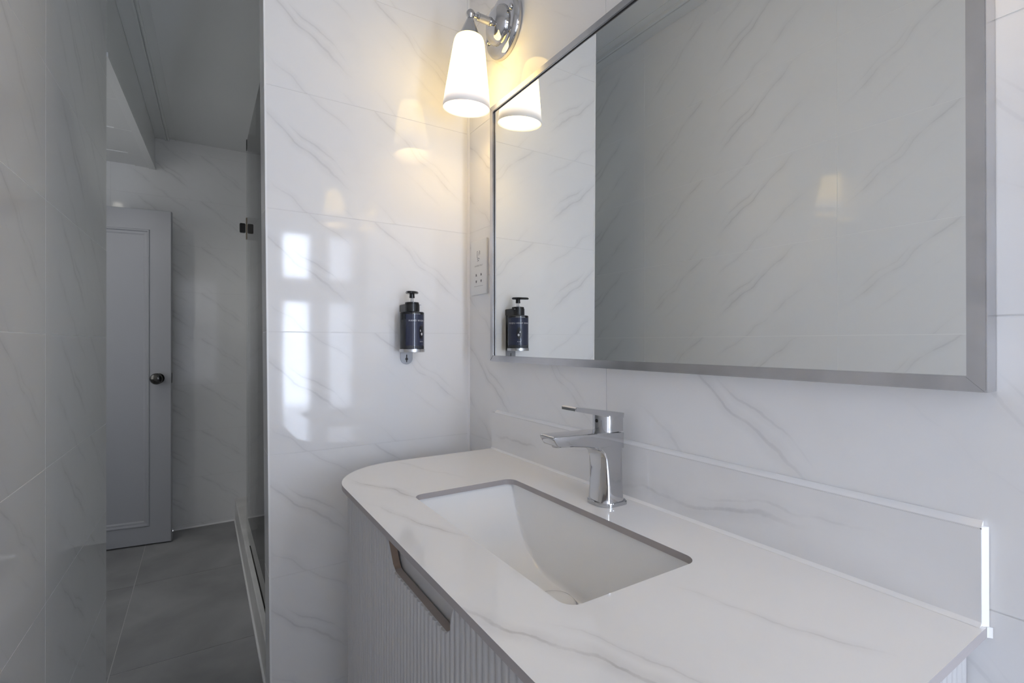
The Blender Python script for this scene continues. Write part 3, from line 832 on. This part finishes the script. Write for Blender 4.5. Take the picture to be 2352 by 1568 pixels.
# ------------------------------------------------------------------ wall sconces
def sconce(y, z, label):
    s = empty('wall_sconce', (0, y, z)); tag(s, label, 'wall lamp', 'wall sconces beside the mirror')
    X = Matrix.Rotation(R(-90), 4, 'Y')                     # local z -> -X (out from the wall)
    bm = bmesh.new()
    lathe(bm, [(0, 0.0006), (0.0785, 0.0006), (0.0800, 0.004), (0.0790, 0.012), (0.0745, 0.019), (0.0700, 0.021), (0.0500, 0.0225), (0.0, 0.0225)], 56, X)
    bp = obj('backplate', bm, M_CHROME, s, smooth=35)
    bm = bmesh.new()
    lathe(bm, [(0.0500, 0.0226), (0.0495, 0.027), (0.046, 0.034), (0.039, 0.041), (0.029, 0.046), (0.016, 0.049), (0.0, 0.050)], 48, X)
    obj('dome', bm, M_CHROME, s, smooth=50)
    for dy, dz in ((0.058, -0.016), (-0.058, 0.016)):
        bm = bmesh.new()
        lathe(bm, [(0.0075, 0.0), (0.0075, 0.003), (0.0055, 0.0058), (0.0, 0.0068)], 20, Matrix.Translation((-0.0222, dy, dz)) @ X)
        obj('cap_nut', bm, M_CHROME, bp, smooth=50)
    bm = bmesh.new()
    lathe(bm, [(0, 0.048), (0.0112, 0.048), (0.0112, 0.0535), (0.0100, 0.0550), (0.0100, 0.084), (0.0112, 0.0855), (0.0110, 0.0885), (0.006, 0.0900), (0.0055, 0.100), (0, 0.100)], 28, X)
    obj('arm', bm, M_CHROME, s, smooth=35)
    hd = empty('lamp_head', (-0.1065, 0, 0.0), (R(5.7), 0, 0), s)   # tilts a little towards the corner
    bm = bmesh.new()
    lathe(bm, [(0, 0.0115), (0.004, 0.0108), (0.0082, 0.008), (0.0108, 0.004), (0.0115, 0), (0.0108, -0.004), (0.0082, -0.008), (0.0070, -0.0105), (0, -0.0105)], 28)
    obj('ball_joint', bm, M_CHROME, hd, smooth=60)
    bm = bmesh.new()
    lathe(bm, [(0, -0.0095), (0.0068, -0.0095), (0.0088, -0.013), (0.0265, -0.053), (0.0275, -0.0565), (0.0255, -0.0565), (0, -0.050)], 36)
    obj('cap', bm, M_STEEL, hd, smooth=40)
    prof = [(0.0250, -0.0545), (0.0300, -0.0550), (0.0345, -0.0585), (0.0375, -0.0650), (0.0395, -0.0740), (0.0450, -0.112), (0.0510, -0.155), (0.0565, -0.195), (0.0608, -0.2310), (0.0604, -0.2325),
            (0.0585, -0.2310), (0.0540, -0.195), (0.0480, -0.150), (0.0420, -0.105), (0.0360, -0.070), (0.0320, -0.0605), (0.0250, -0.0570)]
    bm = bmesh.new(); lathe(bm, prof, 48)
    obj('shade', bm, M_SHADE, hd, smooth=60)
    bm = bmesh.new()
    lathe(bm, [(0, -0.058), (0.012, -0.058), (0.013, -0.085), (0.022, -0.105), (0.0265, -0.125), (0.0250, -0.142), (0.016, -0.156), (0, -0.160)], 28)
    obj('bulb', bm, M_BULB, hd, smooth=60)
    ld = bpy.data.lights.new('bulb_light', 'POINT'); ld.energy = BULB_W; ld.color = LAMP_RGB; ld.shadow_soft_size = 0.02
    lo = bpy.data.objects.new('bulb_light', ld); COL.objects.link(lo); lo.parent = hd; lo.location = (0, 0, -0.185)
    return s
sconce(-0.2160, 2.0310, 'lit chrome wall lamp with frosted cone shade at the corner end of the mirror')
sconce(-1.3100, 2.0310, 'lit chrome wall lamp at the window end of the mirror, reflected in the tiles')

# ------------------------------------------------------------------ shaver socket
so_ = empty('shaver_socket', (0, -0.0730, 1.4165), (0, 0, R(-90))); tag(so_, 'white shaver socket plate on the wall between corner and mirror', 'socket')
# local x -> -Y, local y into the wall
bm = bbox(-0.0465, 0.0465, -0.0070, -0.0004, -0.0785, 0.0785, 0.0016, 2)
obj('plate', bm, M_WPLAS, so_, smooth=30)
bm = bmesh.new()
def hole(cx, cz, pts):
    prism(bm, [(cx + a, cz + b) for a, b in pts], -0.0075, -0.0071, lambda a, b, q: (a, q, b))
tri = [(-0.0036, -0.0030), (0.0036, -0.0030), (0.0030, 0.0005), (0.0008, 0.0040), (-0.0024, 0.0040)]
for cx_, cz_, sg in ((-0.013, -0.0220, 1), (0.016, -0.0220, 1), (-0.013, -0.0400, -1), (0.016, -0.0400, -1)):
    bm = bmesh.new(); hole(cx_, cz_, [(a, sg * b) for a, b in tri][::sg]); obj('pin_hole', bm, M_INK, so_)
bm = bmesh.new()
def bar(x0, z0, x1, z1, w=0.0007):
    d = Vector((x1 - x0, z1 - z0)).normalized(); nn = Vector((-d.y, d.x)) * w
    prism(bm, [(x0 - nn.x, z0 - nn.y), (x1 - nn.x, z1 - nn.y), (x1 + nn.x, z1 + nn.y), (x0 + nn.x, z0 + nn.y)], -0.0074, -0.0071, lambda a, b, q: (a, q, b))
# line drawing of an electric shaver
for a in ((-0.008, 0.046, -0.008, 0.030), (-0.008, 0.046, -0.004, 0.047), (0.008, 0.046, 0.004, 0.047), (0.008, 0.046, 0.0085, 0.036), (0.004, 0.044, 0.001, 0.034), (-0.008, 0.030, -0.004, 0.026),
          (-0.004, 0.026, 0.003, 0.026), (-0.007, 0.024, -0.001, 0.021), (-0.006, 0.018, 0.002, 0.020), (0.003, 0.026, 0.007, 0.023)):
    bar(*a)
obj('shaver_symbol', bm, M_INK, so_)
bm = bmesh.new(); bar(-0.026, -0.054, 0.026, -0.054, 0.0003); obj('printed_line', bm, M_INK, so_)
tm = text_mesh('SHAVERS ONLY', 0.0065, 1.05); tm.materials.append(M_INK)
o = link('lettering', tm, so_, (0.001, -0.0073, 0.0045), (R(90), 0, 0))

# ------------------------------------------------------------------ soap dispenser
DX, DY = -0.1970, -0.0445
ds = empty('soap_dispenser', (DX, DY, 1.174)); tag(ds, 'navy-labelled hand wash pump bottle in a steel holder on the tiled wall', 'soap dispenser')
BR = 0.0325
def lz(name, prof, m, z, parent=ds, n=40, sm=40):
    bm = bmesh.new(); lathe(bm, prof, n)
    return obj(name, bm, m, parent, smooth=sm, loc=(0, 0, z))
bot = lz('bottle', [(0, 0.0), (BR - 0.002, 0.0), (BR, 0.002), (BR, 0.100), (BR - 0.0015, 0.1015), (0.019, 0.1025), (0.017, 0.104), (0.017, 0.110), (0, 0.110)], M_BOTTLE, 0.007)
lz('soap_liquid', [(0, 0.0), (BR - 0.004, 0.0), (BR - 0.003, 0.002), (BR - 0.003, 0.078), (0, 0.078)], mat('liquid_soap', (0.22, 0.23, 0.25), 0.15), 0.0095, bot).location = (0, 0, 0.0025)
# wrapped label: arc facing the room and slightly towards the mirror
LA = R(-90 + 27)
bm = bmesh.new()
def arc_patch(r, a0, a1, z0, z1, n=28):
    lo = [bm.verts.new((r * math.cos(a0 + (a1 - a0) * k / n), r * math.sin(a0 + (a1 - a0) * k / n), z0)) for k in range(n + 1)]
    hi = [bm.verts.new((v.co.x, v.co.y, z1)) for v in lo]
    for k in range(n): bm.faces.new((lo[k], lo[k + 1], hi[k + 1], hi[k]))
arc_patch(BR + 0.0002, LA - R(78), LA + R(78), 0.0105, 0.0945)
lab = obj('label', bm, M_NAVY, ds, smooth=60, loc=(0, 0, 0.007))
def wrap(me, r):
    for v_ in me.vertices:
        t = LA + v_.co.x / r
        v_.co = (r * math.cos(t), r * math.sin(t), v_.co.y)
def label_text(s, size, z, sp):
    me = text_mesh(s, size, sp); wrap(me, BR + 0.0004); me.materials.append(M_LWHT)
    o = link('lettering', me, lab); o.location = (0, 0, z)
label_text('HAND WASH LIQUID', 0.0066, 0.0775, 1.2)
label_text('250 ml', 0.0040, 0.0215, 1.0)
def disc_mesh(pts, n=14):
    """flat print cut into upright slices so that it can follow the curved bottle"""
    x0, x1 = min(p[0] for p in pts), max(p[0] for p in pts)
    def span(x):
        zs = []
        for k in range(len(pts)):
            (a, za), (b, zb) = pts[k], pts[(k + 1) % len(pts)]
            if min(a, b) - 1e-9 <= x <= max(a, b) + 1e-9:
                zs += [za, zb] if abs(a - b) < 1e-9 else [za + (zb - za) * (x - a) / (b - a)]
        return min(zs), max(zs)
    v, f = [], []
    for k in range(n + 1):
        x = x0 + (x1 - x0) * k / n
        lo, hi = span(x); v += [(x, lo, 0), (x, hi, 0)]
        if k: f.append((2 * k - 2, 2 * k, 2 * k + 1, 2 * k - 1))
    me = bpy.data.meshes.new('print'); me.from_pydata(v, [], f); return me
def oval(rx, rz, cx=0, cz=0, n=28): return [(cx + rx * math.cos(2 * math.pi * k / n), cz + rz * math.sin(2 * math.pi * k / n)) for k in range(n)]
for pts, m_, r in ((oval(0.0085, 0.0190), M_LBLK, 0.0003), (oval(0.0030, 0.0038, 0.0016, -0.0055), M_LWHT, 0.0005), ([(-0.0045, 0.0015), (-0.0005, 0.0015), (-0.0020, 0.0036), (-0.0022, 0.0066), (-0.0042, 0.0066)], M_LWHT, 0.0005)):
    me = disc_mesh(pts); wrap(me, BR + r); me.materials.append(m_)
    o = link('emblem', me, lab); o.location = (0, 0, 0.0470)
# holder: cup under the bottle, strip on the wall with a rounded keyhole tongue, black collar arm
lz('cup', [(0, 0), (BR + 0.0005, 0.0), (BR + 0.0016, 0.0008), (BR + 0.0016, 0.0085), (BR + 0.0006, 0.0085), (BR + 0.0006, 0.0065), (0, 0.0065)], M_STEEL, 0.0)
wy = -DY                                   # wall plane in local y
tg = round_poly([(-0.0175, 0.0), (-0.0175, -0.036), (0.0175, -0.036), (0.0175, 0.0)], [0, 0.0172, 0.0172, 0], 10)
bm = bmesh.new(); prism(bm, [(a, b + 0.001) for a, b in tg], wy - 0.0025, wy - 0.0003, lambda a, b, q: (a, q, b))
box(bm, -0.0175, 0.0175, wy - 0.0025, wy - 0.0003, 0.001, 0.128)
box(bm, -0.0175, 0.0175, BR - 0.004, wy - 0.0026, 0.0005, 0.0030)
tng = obj('wall_strip', bm, M_DSTEEL, ds)
bm = bmesh.new()
prism(bm, oval(0.0040, 0.0040, 0, -0.0200, 16), wy - 0.0031, wy - 0.0026, lambda a, b, q: (a, q, b))
box(bm, -0.0013, 0.0013, wy - 0.0031, wy - 0.0026, -0.0290, -0.0235); box(bm, -0.0013, 0.0013, wy - 0.0031, wy - 0.0026, -0.0160, -0.0080)
obj('keyhole', bm, M_DARK, tng)
bm = bmesh.new()
n = 20
ol = [(0.0205 * math.cos(R(180) + R(180) * k / n), 0.0205 * math.sin(R(180) + R(180) * k / n)) for k in range(n + 1)] + [(0.0205, wy - 0.003), (-0.0205, wy - 0.003)]
prism(bm, ol, 0.1100, 0.1300, lambda a, b, q: (a, b, q))
bmesh.ops.bevel(bm, geom=[e_ for e_ in bm.edges if abs(e_.verts[0].co.z - e_.verts[1].co.z) < 1e-6], offset=0.0012, segments=2, affect='EDGES')
obj('collar_arm', bm, M_BLACK, ds, smooth=40)
lz('pump_collar', [(0, 0), (0.0185, 0), (0.0190, 0.001), (0.0190, 0.0040), (0.0175, 0.0052), (0.009, 0.0056), (0, 0.0056)], M_BLACK, 0.1303)
bm = bmesh.new(); prism(bm, [(0, -0.0022), (0.024, -0.0018), (0.024, 0.0018), (0, 0.0022)], 0.1268, 0.1292, lambda a, b, q: (a, b, q))
pin = obj('lock_pin', bm, M_STEEL, ds, rot=(0, 0, R(-33)))
lz('pump_rod', [(0, 0), (0.0034, 0), (0.0034, 0.014), (0, 0.014)], M_TUBE, 0.1355, n=20)
bm = bmesh.new()
lathe(bm, [(0, 0), (0.0070, 0), (0.0074, 0.001), (0.0068, 0.010), (0.0080, 0.0125), (0, 0.0125)], 24)
hd = obj('pump_head', bm, M_BLACK, ds, smooth=40, loc=(0, 0, 0.1470), rot=(0, 0, math.atan2(-0.85, -0.53)))
bm = bmesh.new()
noz = [(-0.0165, -0.0100), (-0.0100, -0.0160), (0.004, -0.0170), (0.020, -0.0120), (0.034, -0.0060), (0.036, 0), (0.034, 0.0060), (0.020, 0.0120), (0.004, 0.0170), (-0.0100, 0.0160), (-0.0165, 0.0100), (-0.018, 0)]
prism(bm, noz, 0.0118, 0.0178, lambda a, b, q: (a, b, q - (0.0016 * max(0, a / 0.036))))
bmesh.ops.bevel(bm, geom=[e_ for e_ in bm.edges if abs(e_.verts[0].co.z - e_.verts[1].co.z) < 0.001], offset=0.0016, segments=2, affect='EDGES')
obj('nozzle', bm, M_BLACK, hd, smooth=40)
